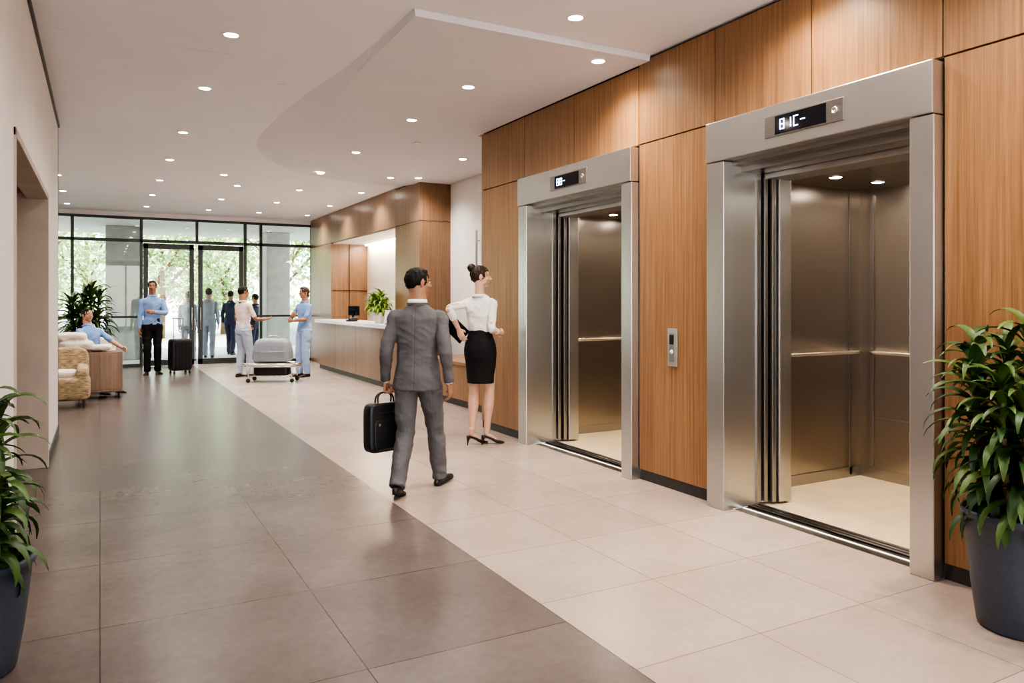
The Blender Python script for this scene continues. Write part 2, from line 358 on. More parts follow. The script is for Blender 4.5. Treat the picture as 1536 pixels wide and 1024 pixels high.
# exterior
boxes('paving_and_rear_bounce',[((-40,19.45,-.2),(40,80,-.01)),((-40,-40,-.2),(40,-4.1,-.01))],M['paving'])  # second slab is unseen, added behind the camera to bounce sunlight onto the ceiling
boxes('entrance_canopy',[((-6,19.45,3.45),(9,24.5,3.75))],M['concrete'])
boxes('concrete_column',[((.12,21.9,-.01),(.92,22.6,3.45))],M['concrete'],bevel=.02)
boxes('concrete_column',[((4.1,21.9,-.01),(4.75,22.6,3.45))],M['concrete'],bevel=.02)
boxes('garden_wall',[((-14,26.5,-.01),(-.2,26.8,.9)),((4.6,26.5,-.01),(16,26.8,.9))],M['concrete'],bevel=.02)
def tree(name,loc,h,r,nl,seed):
    rd=random.Random(seed); e=empty(name,loc)
    gg=G(); gg.tube([(0,0,0),(.05,0,h*.3),(0,.05,h*.6),(.05,0,h*.85)],[.14,.11,.08,.03])
    for i in range(6):
        a=i*1.05; gg.tube([(0,0,h*.35+.1*i),(math.cos(a)*r*.4,math.sin(a)*r*.4,h*.55+.1*i),(math.cos(a)*r*.7,math.sin(a)*r*.7,h*.7)],[.06,.04,.015])
    gg.obj('trunk',M['bark'],e)
    vs=[];fs=[]
    cl=[(V((rd.uniform(-1,1)*r*.75,rd.uniform(-1,1)*r*.75,h*rd.uniform(.25,.95))),r*rd.uniform(.3,.5)) for _ in range(20)]
    for i in range(nl):
        cc,cr=rd.choice(cl); p=cc+V((rd.gauss(0,1),rd.gauss(0,1),rd.gauss(0,.8))).normalized()*cr*rd.uniform(.6,1.05)
        a=V((rd.gauss(0,1),rd.gauss(0,1),rd.gauss(0,1))).normalized(); bq=a.cross(V((rd.gauss(0,1),rd.gauss(0,1),rd.gauss(0,1)))).normalized()
        s=rd.uniform(.09,.16); k=len(vs); vs+=[p-a*s,p+bq*s*.45,p+a*s,p-bq*s*.45]; fs.append((k,k+1,k+2,k+3))
    meshobj('foliage',vs,fs,M['leaf2'],e)
for i,(tx,ty,th,tr_) in enumerate([(-7,30,5.5,2.4),(-2.5,31,6,2.5),(2.2,34,5.5,2.6),(6.5,31,6,2.6),(10.5,32,5.5,2.4),(-12,33,6,2.8),(-.5,36,6,2.8),(5,37,6,2.8)]):
    tree('garden_tree',(tx,ty,0),th,tr_,4000,i)
def hedge(x0,x1,y,seed):
    rd=random.Random(seed); vs=[];fs=[]
    for i in range(3500):
        p=V((rd.uniform(x0,x1),y+rd.uniform(-.4,.4),rd.uniform(0,1.5)+.1*math.sin(i)))
        a=V((rd.gauss(0,1),rd.gauss(0,1),rd.gauss(0,1))).normalized(); bq=a.cross(V((0.3,rd.gauss(0,1),rd.gauss(0,1)))).normalized(); s=rd.uniform(.06,.12)
        k=len(vs); vs+=[p-a*s,p+bq*s*.5,p+a*s,p-bq*s*.5]; fs.append((k,k+1,k+2,k+3))
    meshobj('garden_hedge',vs,fs,M['leaf2'])
hedge(-10,-.2,27.5,1); hedge(4.6,12,27.5,2)
# ------------------------------------------------------------------ elevators
SEG={'8':'abcdefg','1':'bc','C':'adef','E':'adefg','2':'abged','9':'abcdfg','5':'acdfg','-':'g'}
def digit(gg,ch,yc,zc,h,X):
    w=h*.5;t=h*.10
    P={'a':(-w/2,w/2,h/2,h/2),'g':(-w/2,w/2,0,0),'d':(-w/2,w/2,-h/2,-h/2),'f':(-w/2,-w/2,0,h/2),'b':(w/2,w/2,0,h/2),'e':(-w/2,-w/2,-h/2,0),'c':(w/2,w/2,-h/2,0)}
    for s in SEG[ch]:
        u0,u1,z0,z1=P[s]
        gg.box((X-.002,yc-u1-t/2,zc+z0-t/2+(t*.7 if z0!=z1 else 0)),(X,yc-u0+t/2,zc+z1+t/2-(t*.7 if z0!=z1 else 0)))
def elevator(y0,y1,dy0,dy1,text):
    e=empty('elevator')
    iy0=y0+.14; iy1=y1-.17; FX=3.92
    boxes('door_surround',[((FX,iy1,0),(4.27,y1,2.508)),((FX,y0,0),(4.27,iy0,2.508)),((FX-.012,y0,2.512),(4.27,y1,2.80))],M['steel'],e,bevel=.006,seg=2)
    boxes('surround_inner_lip',[((4.24,iy1-.012,0.02),(4.285,iy1+.05,2.47)),((4.24,iy0-.05,.02),(4.285,iy0+.012,2.47)),((4.10,iy0-.05,2.44),(4.285,iy1+.05,2.515)),((4.0,iy0,2.48),(4.10,iy1,2.515))],M['steel2'],e,bevel=.003)
    boxes('sliding_door_leaves',[((4.30,iy1-.030,.02),(4.335,iy1+.25,2.45)),((4.355,iy1-.055,.02),(4.395,iy1+.25,2.45)),((4.30,iy0-.2,.02),(4.335,iy0+.02,2.45))],M['steel2'],e,bevel=.003)
    boxes('cab_front_post',[((4.405,iy1-.075,.02),(4.53,iy1+.27,2.45)),((4.43,iy0-.2,.02),(4.53,iy0+.03,2.45)),((4.30,iy0-.05,2.40),(4.53,iy1+.05,2.46))],M['steel'],e,bevel=.006)
    cy0=iy0-.20; cy1=iy1+.27; bx=5.77; pm=(cy0+cy1)/2
    boxes('cab_walls',[((4.53,cy1,0),(5.62,cy1+.04,2.46)),((5.635,cy1,0),(bx,cy1+.04,2.46)),((bx,cy0,0),(bx+.04,pm-.005,2.46)),((bx,pm+.005,0),(bx+.04,cy1,2.46)),
        ((4.53,cy0-.04,0),(bx,cy0,2.46)),((4.53,cy1+.005,0),(bx+.03,cy1+.05,2.46)),((bx+.005,cy0,0),(bx+.05,cy1,2.46))],M['cab'],e,bevel=.002)
    boxes('cab_wall_strips',[((bx-.02,cy1-.14,.1),(bx,cy1-.11,2.4)),((bx-.012,cy0+.06,.50),(bx,cy1-.16,.52)),((bx-.15,cy1-.012,0.02),(bx-.12,cy1,2.4)),((bx-.012,cy0,.0),(bx,cy1,.09)),((4.54,cy1-.012,0),(bx,cy1,.09))],M['steel2'],e,bevel=.002)
    boxes('cab_ceiling',[((4.30,cy0,2.455),(bx+.04,cy1+.04,2.50))],M['cab'],e)
    boxes('cab_floor',[((4.30,cy0,-.12),(bx,cy1,.002))],M['cabfloor'],e)
    boxes('door_sill',[((4.02,iy0,-.1),(4.30,iy1,.001)),]+[((xa,iy0,0),(xa+.03,iy1,.010)) for xa in (4.16,4.205,4.25)],M['steel2'],e)
    boxes('sill_light_strip',[((4.10,iy0+.01,0),(4.112,iy1-.01,.004))],M['sill'],e)
    gg=G(); rz=1.07
    gg.tube([(4.62,cy1-.02,rz),(4.62,cy1-.065,rz),(4.70,cy1-.07,rz),(5.2,cy1-.07,rz),(bx-.15,cy1-.07,rz),(bx-.10,cy1-.06,rz),(bx-.10,cy1-.01,rz)],[.017]*7,n=12,ref=(0,0,1))
    gg.tube([(bx-.01,cy1-.16,rz),(bx-.06,cy1-.16,rz),(bx-.07,cy1-.22,rz),(bx-.07,pm,rz),(bx-.07,cy0+.2,rz),(bx-.01,cy0+.18,rz)],[.017]*6,n=12,ref=(0,0,1))
    gg.obj('handrail',M['chrome'],e)
    gg=G(); gr=G()
    LP=[(4.95,cy0+.45),(4.95,cy1-.4),(5.45,cy0+.45),(5.45,cy1-.4)]
    for (lx,ly) in LP:
        gg.ell((lx,ly,2.45),(.045,.045,.008)); gr.lathe([(.045,2.455),(.06,2.445),(.062,2.456)],(lx,ly,0),24)
        l=bpy.data.lights.new('cab_spot','SPOT'); l.energy=36; l.spot_size=math.radians(150); l.spot_blend=.8; l.color=(1,.86,.70); l.shadow_soft_size=.06
        lo=bpy.data.objects.new('cab_spot_lamp',l); lo.location=(lx,ly,2.43); link(lo,e)
    gg.obj('cab_lights',M['led'],e); gr.obj('cab_light_rings',M['chrome'],e)
    X=FX-.012
    boxes('display_plate',[((X-.010,dy0,2.585),(X+.001,dy1,2.725))],M['steel2'],e,bevel=.003)
    boxes('display_screen',[((X-.013,dy0+.12*(dy1-dy0)/.6,2.595),(X-.009,dy1-.09,2.715))],M['screen'],e)
    gg=G(); yy=dy1-.15
    for ch in text: digit(gg,ch,yy,2.655,.062,X-.0135); yy-=.055
    gg.obj('display_digits',M['digit'],e,smooth=False)
    gg=G(); gg.lathe([(0,0),(.022,0),(.022,.012),(.014,.014),(.014,.008),(0,.008)]); 
    o=gg.obj('key_switch',M['chrome'],e); o.rotation_euler=(0,-math.pi/2,0); o.location=(X-.009,dy0+.055,2.655)
elevator(EL[0][0],EL[0][1],3.02,3.627,'81C-')
elevator(EL[1][0],EL[1][1],5.737,6.37,'88-')
c=empty('elevator_call_button')
boxes('plate',[((3.985,4.605,.985),(4.0,4.715,1.285))],M['steel'],c,bevel=.004)
boxes('inset',[((3.981,4.63,1.02),(3.986,4.69,1.25))],M['steel2'],c,bevel=.002)
boxes('mini_display',[((3.979,4.637,1.16),(3.983,4.683,1.235))],M['screen'],c)
gg=G(); gg.lathe([(0,.006),(.016,.006),(.018,0)]); o=gg.obj('button',M['potw'],c); o.rotation_euler=(0,-math.pi/2,0); o.location=(3.981,4.66,1.10)
# ------------------------------------------------------------------ downlights
DL=[]
for yy in (2.0,4.1,6.1,7.75,9.9,11.9,14.0,16.0,18.0): DL.append((.88,yy,CZ))
for yy in (.8,2.7): DL.append((3.0,yy,CZ))
DL.append((3.0,4.55,CZ))
for yy in (6.35,7.8,9.85,11.7): DL.append((3.0,yy,SZ))
for yy in (14.0,16.0,18.0): DL.append((3.2,yy,CZ)); DL.append((2.12,yy,CZ))
DL.append((1.75,12.9,CZ))
DL+= [(3.62,5.15,SZ),(4.45,9.6,SZ),(4.5,11.4,SZ),(4.1,11.6,SZ),(4.3,13.8,CZ),(4.3,16,CZ),(4.3,18,CZ),(3.62,3.25,CZ),(3.62,1.6,CZ)]
for yy in (11.9,14.2,16.2,18.2): DL.append((-.6,yy,CZ)); DL.append((-2.6,yy,CZ))
gg=G();gr=G()
for (lx,ly,lz) in DL:
    warm=lx>3.5 and ly<8
    gg.ell((lx,ly,lz-.002),(.050,.050,.010)); gr.lathe([(.050,-.001),(.055,-.008),(.068,-.007),(.072,.001)],(lx,ly,lz),24)
    l=bpy.data.lights.new('downlight','SPOT'); l.energy=95 if warm else 72; l.spot_size=math.radians(145); l.spot_blend=1; l.color=(1,.85,.68) if warm else (1,.925,.86); l.shadow_soft_size=.06
    lo=bpy.data.objects.new('downlight_lamp',l); lo.location=(lx,ly,lz-.03); COL.objects.link(lo)
e=empty('recessed_downlights'); gg.obj('lenses',M['led'],e); gr.obj('rings',M['trim'],e)
l=bpy.data.lights.new('niche_strip','AREA'); l.shape='RECTANGLE'; l.size=.1; l.size_y=4.0; l.energy=45; l.color=(1,.8,.58)
lo=bpy.data.objects.new('niche_strip_lamp',l); lo.location=(5.42,15.1,2.79); COL.objects.link(lo)
gg=G(); gg.ell((3.5,8.9,SZ-.01),(.05,.05,.015)); gg.ell((1.5,7.3,CZ-.01),(.04,.04,.012)); gg.obj('smoke_detector',M['trim'])
# ------------------------------------------------------------------ people
def ik(a,b,l1,l2,pole):
    d=b-a; L=d.length
    if L>(l1+l2)*.995: k=L/((l1+l2)*.995); l1*=k; l2*=k
    dh=d.normalized(); xx=(l1*l1-l2*l2+L*L)/(2*L); h=math.sqrt(max(l1*l1-xx*xx,0))
    p=V(pole); p=p-dh*p.dot(dh); p.normalize(); return a+dh*xx+p*h
def hand(parent,w,d,n,side,s,curl,mat,vox,name,spread=1,thumb=.5):
    d=V(d).normalized(); n=V(n); n=(n-d*n.dot(d)).normalized(); t=d.cross(n)*side
    g=G()
    g.tube([w-d*.03*s,w,w+d*.03*s,w+d*.07*s,w+d*.092*s],[(.024*s,.020*s),(.027*s,.019*s),(.036*s,.017*s),(.041*s,.014*s),(.038*s,.011*s)],ref=n,n=14)
    for off,ln,r in [(.030,.078,.0088),(.010,.086,.0090),(-.0105,.079,.0086),(-.029,.062,.0076)]:
        p=w+d*(.084-.004*abs(off)/.03)*s+t*off*s; dd=(d+t*off*2.2*spread*.3).normalized(); pts=[p]; ang=0
        for k,fr_ in enumerate((.45,.31,.24)):
            ang+=curl*(1.0,1.15,.8)[k]
            q=(dd*math.cos(ang)+n*math.sin(ang)); p=p+q*ln*fr_*s; pts.append(p)
        g.tube(pts,[r*s*1.08,r*s,r*s*.92,r*s*.75],n=10,sub=2,ref=t)
    p0=w+d*.022*s+t*.020*s; a1=(d*.62+t*.70+n*.25).normalized(); a2=(d*.9+t*.2+n*(.25+thumb)).normalized(); a3=(d*.9-t*.1+n*(.3+thumb)).normalized()
    g.tube([p0,p0+a1*.038*s,p0+a1*.038*s+a2*.034*s,p0+a1*.038*s+a2*.034*s+a3*.026*s],[.016*s,.012*s,.0105*s,.008*s],n=10,sub=2,ref=n)
    return g.remesh(name,mat,parent,vox,sm=1)
def person(name,loc,face,H,la,ra,lw,rw,skin='skin',hair='hairb',top='shirt',topm='blue',bot='trousers',botm='black',shoem='leather',
     hipdrop=0,lift=0,lean=0,head_yaw=0,head_pitch=0,female=False,sleeve=1.95,hem=.50,vox=.010,bun=False,footdir=(0,0),
     lpole=None,rpole=None,lhd=None,rhd=None,lhn=None,rhn=None,lcurl=.35,rcurl=.35,kp=(0,1,0),bw=1.0,shyaw=0,hips_y=0,pitchf=(0,0),bust=False,longhair=False):
    e=empty(name,loc,-math.radians(face)); sk=M[skin]; hr=M[hair]
    dz=lift-hipdrop
    def T(z,x=0,y=0):
        zz=z-.52; return V((x*H,hips_y+y*H+lean*max(zz,0)*H,z*H+dz))
    fw=.90 if female else 1.0
    shj=(.084 if female else .098)*bw
    cy,sy=math.cos(shyaw),math.sin(shyaw)
    S_=[T(.783,-shj*cy,-shj*sy),T(.783,shj*cy,shj*sy)]
    HP=[T(.515,-.050),T(.515,.050)]
    A=[V(la),V(ra)]; W=[V(lw),V(rw)]
    poles=[lpole or (-.15,-1,-.1),rpole or (.15,-1,-.1)]
    KN=[ik(HP[i],A[i],.242*H,.230*H,kp) for i in (0,1)]
    EB=[ik(S_[i],W[i],.158*H,.140*H,poles[i]) for i in (0,1)]
    hh=.130*H
    neckb=T(.835,0,-.008); hc=T(.935,0,.006+ (.02*math.sin(head_pitch)))
    # ---- body
    g=G()
    R=[(.478,.070,.048),(.52,.086,.057),(.57,.080,.053),(.615,.066*fw,.045),(.68,.072*fw,.050),(.74,.084*fw,.055),(.785,.084*fw,.046),(.815,.058*fw,.036),(.838,.034*fw,.032)]
    g.tube([T(z) for z,_,_ in R],[(a*H*bw,b*H*bw) for _,a,b in R],n=24,ref=(0,1,0),caps=False)
    nr=(.027 if female else .036)*H
    g.tube([T(.81,0,-.006),neckb,hc+V((0,-.012*H,-.035*H))],[nr*1.25,nr*1.02,nr],n=16)
    for i in (0,1):
        q=.86 if female else 1
        g.tube([S_[i]-V((0,0,.005*H)),S_[i].lerp(EB[i],.4),EB[i],EB[i].lerp(W[i],.3),W[i]],[.022*H*q,.024*H*q,.021*H*q,.022*H*q,.0155*H*q],n=14)
        g.tube([HP[i],HP[i].lerp(KN[i],.35),HP[i].lerp(KN[i],.75),KN[i],KN[i].lerp(A[i],.32),KN[i].lerp(A[i],.7),A[i]],
               [.044*H,.043*H,.035*H,.030*H,.032*H,.021*H,.018*H],n=16,caps=False)
    g.remesh('body',sk,e,max(vox,.007),sm=3)
    # ---- head
    Rm=Matrix.Rotation(-head_yaw,3,'Z')@Matrix.Rotation(head_pitch,3,'X')
    def hp(x,y_,z): return hc+Rm@V((x*hh,y_*hh,z*hh))
    def hr_(g,c,r,ex=None): g.ell(hp(*c),tuple(q*hh for q in r),mat=Rm if ex is None else Rm@ex)
    hg=G(); k=.94 if female else 1
    hr_(hg,(0,-.03,.12),(.33*k,.43,.38)); hr_(hg,(0,.09,-.11),(.265*k,.30,.37*k))
    hr_(hg,(0,.24,-.40),(.12*k,.11,.09)); 
    for s_ in (-1,1):
        hr_(hg,(s_*.165*k,.05,-.26),(.10,.17,.13)); hr_(hg,(s_*.16,.25,-.10),(.10,.10,.10))
        hr_(hg,(s_*.045,.405,-.125),(.035,.04,.03)); hr_(hg,(s_*.12,.345,.105),(.09,.045,.03))
        hr_(hg,(s_*.335*k,-.03,-.02),(.03,.085,.135),Matrix.Rotation(s_*.25,3,'Z')@Matrix.Rotation(-.15,3,'X'))
    hg.tube([hp(0,.36,.09),hp(0,.41,-.01),hp(0,.465,-.105)],[.035*hh,.042*hh,.055*hh],n=10,ref=(0,0,1))
    hr_(hg,(0,.378,-.235),(.10,.035,.025)); hr_(hg,(0,.368,-.29),(.085,.035,.025))
    hg.tube([hp(0,-.08,-.15),hc+V((0,-.012*H,-.055*H)),neckb],[nr*1.05,nr*1.02,nr*1.08],n=16)
    hg.remesh('head',sk,e,.0038 if vox<.008 else .0055,sm=2)
    fg=G(); hr_(fg,(0,.390,-.240),(.085,.032,.017)); hr_(fg,(0,.380,-.280),(.075,.032,.020)); fg.obj('lips',M['lips'],e)
    ew=G(); ir=G(); br=G()
    for s_ in (-1,1):
        hr_(ew,(s_*.125,.338,.025),(.052,.040,.026)); hr_(ir,(s_*.125,.364,.025),(.022,.018,.022))
        br.tube([hp(s_*.06,.385,.095),hp(s_*.13,.385,.115),hp(s_*.20,.335,.09)],[.010*hh,.014*hh,.007*hh],n=8,ref=(0,0,1))
    ew.obj('eyes',M['eyew'],e); ir.obj('irises',M['iris'],e); br.obj('eyebrows',hr,e)
    h=G(); hr_(h,(0,-.065,.135),(.352*k,.452,.392)); hr_(h,(0,-.20,-.02),(.290*k,.268,.25))
    if longhair: hr_(h,(0,-.22,-.20),(.31,.22,.34))
    if bun:
        hr_(h,(0,-.42,.40),(.20,.19,.19)); hr_(h,(.03,-.36,.30),(.16,.15,.14))
    else: hr_(h,(.02,.08,.38),(.25,.24,.12))
    h.remesh('hair',hr,e,.0045 if vox<.008 else .006,sm=2,fold=.020*hh,ff=(60,60,22))
    # ---- hands
    dirs=[lhd,rhd]; nrm=[lhn,rhn]; cu=[lcurl,rcurl]
    for i in (0,1):
        s_=(-1,1)[i]
        d=V(dirs[i]) if dirs[i] else (W[i]-EB[i]).normalized()
        n_=V(nrm[i]) if nrm[i] else V((-s_,0.15,0))
        dd=d.normalized(); nn=(n_-dd*n_.dot(dd)).normalized(); t=dd.cross(nn); ref=V((0,1,.6)); sd=1 if t.dot(ref)>0 else -1
        hand(e,W[i],d,n_,sd,H/1.78*(.92 if female else 1.0),cu[i],sk,.0028 if vox<.008 else .004,('left_hand','right_hand')[i])
    # ---- top garment
    g=G(); jk=top=='jacket'
    if jk: R=[(.468,.106,.079),(.50,.105,.078),(.56,.096,.071),(.62,.086,.063),(.68,.092,.067),(.74,.103,.070),(.775,.106,.064),(.800,.094,.056),(.820,.068,.047),(.836,.044,.041),(.843,.036,.038)]
    else: R=[(hem,.098,.071),(max(.55,hem+.03),.094,.068),(.615,.082*fw,.060),(.68,.087*fw,.064),(.74,.098*fw,.066),(.775,.100*fw,.058),(.800,.086*fw,.050),(.822,.058*fw,.043),(.838,.040*fw,.038)]
    if female and hem>.58: R=[(hem,.066,.050),(.63,.070,.053),(.68,.077,.058),(.74,.086,.062),(.775,.088,.055),(.800,.075,.047),(.820,.052,.040),(.828,.042,.036)]
    g.tube([T(z) for z,_,_ in R],[(a*H*bw,b*H*bw) for _,a,b in R],n=28,caps=False)
    if female and bust:
        for s_ in (-1,1): g.ell(T(.725,s_*.040,.040),(.038*H,.034*H,.036*H))
    for i in (0,1):
        ar=(1.0 if not female else .84)*(1.08 if jk else 1.0)
        def at(t): return S_[i].lerp(EB[i],t) if t<=1 else EB[i].lerp(W[i],t-1)
        def rr(t): return (.0300-.0030*t if t<=1 else .0270-.0060*(t-1))*H*ar
        ts=[t for t in (0,.3,.6,.9,1.1,1.4,1.7) if t<sleeve-.06]+[sleeve]
        g.tube([T(.785,(-.055,.055)[i])]+[at(t) for t in ts],[.024*H]+[rr(t) for t in ts],n=16,caps=True)
    def seam(p,n_):
        d=0
        if jk and p.y<.02 and abs(p.x)<.006 and n_.y<-.3: d-=.003
        return d
    g.remesh('jacket' if jk else 'shirt',M[topm],e,vox*.8,sm=5,fold=.011 if vox<.008 else .011,ff=(6,6,8),fn=seam,seed=loc[0]*3)
    # collar
    g=G(); cr=nr*1.12
    cs=[(.838,1.10),(.862,1.03)] if jk else ([(.818,1.5),(.834,1.18)] if female else [(.826,1.30),(.846,1.08)])
    g.tube([T(z,0,-.008) for z,_ in cs],[cr*q for _,q in cs],n=24,caps=False,sub=1)
    g.obj('collar',M['shirtw'] if jk else M[topm],e)
    if jk:
        g=G(); pts=[T(.844,math.sin(a)*.037,-.010-math.cos(a)*.037) for a in [x_*.35 for x_ in range(-6,7)]]
        g.tube(pts,[(.011*H,.005*H)]*len(pts),n=10,ref=(0,0,1)); g.remesh('jacket_collar',M[topm],e,.004,sm=2)
        for i in (0,1):
            g=G(); dd=(W[i]-EB[i]).normalized(); g.tube([W[i]-dd*.03,W[i]+dd*.006],[.0205*H,.019*H],n=16,caps=False,sub=1); g.obj('shirt_cuff',M['shirtw'],e)
    # ---- bottoms
    g=G()
    if bot=='trousers':
        R=[(.462,.062,.052),(.485,.092,.066),(.52,.098,.069),(.57,.090,.063),(.60,.080,.057)]
        g.tube([T(z) for z,_,_ in R],[(a*H*bw,b*H*bw) for _,a,b in R],n=24,caps=False)
        for i in (0,1):
            dn=(A[i]-KN[i]).normalized(); end=A[i]+dn*.010*H
            g.tube([HP[i]+V((0,0,.01*H)),HP[i].lerp(KN[i],.25),HP[i].lerp(KN[i],.7),KN[i],KN[i].lerp(A[i],.4),KN[i].lerp(A[i],.8),end],
               [(.053*H,.062*H),(.053*H,.058*H),(.045*H,.050*H),(.041*H,.046*H),(.038*H,.043*H),(.035*H,.041*H),(.034*H,.041*H)],n=18,caps=False)
        g.remesh('trousers',M[botm],e,vox*.8,sm=3,fold=.012,ff=(7,7,8),seed=3+loc[1])
    else:
        z0=.318
        R=[(z0,.084,.070),(.38,.090,.072),(.44,.098,.075),(.50,.104,.078),(.55,.097,.072),(.60,.078,.058),(.628,.070,.053)]
        g.tube([T(z,0,.006*(z<.45)) for z,_,_ in R],[(a*H*.96,b*H) for _,a,b in R],n=28,caps=False)
        g.remesh('skirt',M[botm],e,vox*.8,sm=2,fold=.002)
    # ---- shoes
    for i in (0,1):
        fd=footdir[i]; F=V((math.sin(fd),math.cos(fd),0)); sd=V((math.cos(fd),-math.sin(fd),0)); a=A[i]; g=G(); k=H/1.78
        ank=.042*H
        pf=pitchf[i]
        if female and lift>0:
            base=V((a.x,a.y,0))
            def P(f,z): return base+F*(f*k)+V((0,0,z*k))
            g.tube([P(-.045,.088),P(.0,.080),P(.05,.056),P(.10,.028),P(.145,.019),P(.185,.012)],[(.026,.018),(.030,.016),(.032,.014),(.036,.016),(.032,.015),(.010,.008)],n=16,ref=(0,0,1))
            g.tube([P(-.042,.075),P(-.050,.035),P(-.052,.004)],[.020,.009,.006],n=10)
            g.remesh('pump_shoe',M[shoem],e,.003,sm=1)
            g=G(); g.tube([a+V((0,0,.02)),P(.0,.105),P(.045,.078),P(.09,.045)],[.019*H,(.024,.028),(.024,.020),(.026,.014)],n=14,ref=(0,1,0)); g.remesh('foot',sk,e,.004,sm=2)
        else:
            rot=Matrix.Rotation(pf,3,sd)
            def P(f,z):
                v=F*(f*k)+V((0,0,z*k-ank)); return a+rot@v
            up=rot@V((0,0,1))
            prof=[(-.058,.026,.028),(-.02,.034,.038),(.04,.036,.032),(.10,.043,.024),(.15,.044,.020),(.19,.034,.016),(.212,.014,.010)]
            g.tube([P(f,h_) for f,w_,h_ in prof],[(w_*k,h_*k) for f,w_,h_ in prof],n=16,ref=up)
            g.tube([P(-.02,.03),a+V((0,0,.02))],[.030*k,.032*k],n=14)
            g.remesh('shoe',M[shoem],e,.004 if vox<.008 else .006,sm=1)
            g=G(); g.tube([P(f,.006) for f,w_,h_ in prof],[(w_*1.03*k,.006*k) for f,w_,h_ in prof],n=16,ref=up); g.obj('sole',M['rubber'],e)
    return e
an=.042
H=1.80; hd=.035
BM=person('businessman',(2.2,5.6,0),35,H,(-.10,-.23,.105),(.13,.24,an*H+.005),(-.262,.02,.870),(.262,-.03,.868),
  skin='skin2',top='jacket',topm='suit',botm='suit',hipdrop=hd,head_yaw=math.radians(48),sleeve=1.93,vox=.0065,lcurl=1.15,rcurl=.38,
  lhd=(0,.0,-1),lhn=(1,.0,0),footdir=(-.05,.25),pitchf=(-.28,.08),lean=.04,bw=1.02,lpole=(-.2,-1,0),rpole=(.25,-1,0))
b_=empty('briefcase',(BM.location.x,BM.location.y,0),-math.radians(35))
sub=empty('case_pivot',(-.272,.02,.505),math.radians(50)); sub.parent=b_
g=G(); g.ell((0,0,0),(.170,.060,.195),e=.28,nu=48,nv=36); 
g.obj('shell',M['leather'],sub)
g=G(); g.ell((0,-.056,-.05),(.135,.016,.12),e=.3,nu=32,nv=20); g.tube([(-.168,0,.12),(-.08,-.061,.12),(.08,-.061,.12),(.168,0,.12)],[(.006,.004)]*4,ref=(0,0,1)); g.obj('front_pocket',M['leather'],sub)
g=G(); 
for yy in (-.02,.02): g.tube([(-.075,yy,.190),(-.07,yy*.7,.240),(-.035,yy*.3,.270),(.035,yy*.3,.270),(.07,yy*.7,.240),(.075,yy,.190)],[.007]*6,n=10)
g.obj('handles',M['leather'],sub)
g=G()
for xx in (-.09,.09): g.box((xx-.009,-.074,.02),(xx+.009,-.068,.04))
g.obj('buckles',M['steel2'],sub,smooth=False,bevel=.002)
H=1.80; lf=.075; WF=55
BW=person('businesswoman',(3.50,7.12,0),WF,H,(-.070,-.05,.145),(.060,.04,.145),(-.175,-.15,1.215),(.17,.17,1.16),
  skin='skin3',hair='hairbr',top='shirt',topm='shirtw',bot='skirt',botm='black',lift=lf,female=True,bun=True,hem=.60,sleeve=1.45,vox=.0065,
  head_yaw=math.radians(55),lhd=(.35,0,-.75),rhd=(-.35,.9,-.1),lhn=(-.1,1,0),rhn=(-1,.2,0),footdir=(.55,.75),lcurl=.30,rcurl=.5,bust=True,lpole=(-.28,-1,0),rpole=(.05,-1,-.2))
t_=empty('tablet_folder',(BW.location.x,BW.location.y,0),-math.radians(WF))
o=boxes('cover',[((-.140,-.085,-.008),(.140,.085,.008)),((-.135,-.08,.008),(.135,.08,.011),1)],[M['leather'],M['screen']],t_,bevel=.003)
o.location=(-.225,-.122,1.215); o.rotation_euler=(math.radians(86),math.radians(40),0)
person('hotel_guest',(.95,17.3,0),178,1.93,(-.10,.0,an*1.93),(.10,.03,an*1.93),(-.02,.30,1.28),(.25,.08,.93),skin='skin2',top='shirt',topm='blue',botm='black',
  hem=.53,sleeve=1.9,lpole=(-1,-.5,-.3),lhd=(1,.3,.1),lhn=(0,-1,0),head_yaw=.15,footdir=(-.25,.25))
person('hotel_guest',(2.50,15.75,0),62,1.80,(-.09,-.04,an*1.8),(.10,.08,an*1.8),(-.20,.22,1.0),(.24,.34,1.14),skin='skin2',top='shirt',topm='pink',botm='greyt',shoem='brownl',
  hem=.51,sleeve=.75,head_yaw=.3,footdir=(-.15,.2),rhd=(.2,1,.1),rhn=(-.3,0,1))
person('hotel_staff_member',(3.60,15.3,0),248,1.79,(-.09,0,an*1.79),(.10,.04,an*1.79),(.0,.28,1.12),(.05,.26,1.22),skin='skin2',hair='hairbr',top='shirt',topm='scrub',botm='scrubp',shoem='brownl',
  hem=.50,sleeve=.8,head_yaw=.1,footdir=(-.2,.2),lhd=(1,.3,0),rhd=(-1,.3,.2),lhn=(0,-1,0),rhn=(0,-1,0),lpole=(-1,-.5,-.4),rpole=(1,-.5,-.4),female=False,longhair=True)
person('hotel_guest',(1.95,20.6,0),20,1.75,(-.09,-.1,an*1.75),(.09,.12,an*1.75),(-.23,.05,.85),(.23,.0,.85),hair='hairbr',topm='ltblue',botm='greyt',sleeve=1.9)
person('hotel_guest',(2.55,21.6,0),10,1.85,(-.09,.1,an*1.85),(.09,-.12,an*1.85),(-.24,.05,.9),(.24,.0,.9),topm='grey2',botm='grey2',sleeve=1.9)
person('hotel_guest',(3.25,22.6,0),30,1.80,(-.09,.1,an*1.80),(.09,-.12,an*1.80),(-.24,.05,.9),(.23,.2,1.0),topm='navy',botm='navy',sleeve=1.9)
person('hotel_guest',(3.62,20.9,0),-40,1.70,(-.09,.0,an*1.7),(.09,.05,an*1.7),(-.22,.15,.85),(.22,.1,.85),topm='navy',botm='navy',sleeve=1.9)
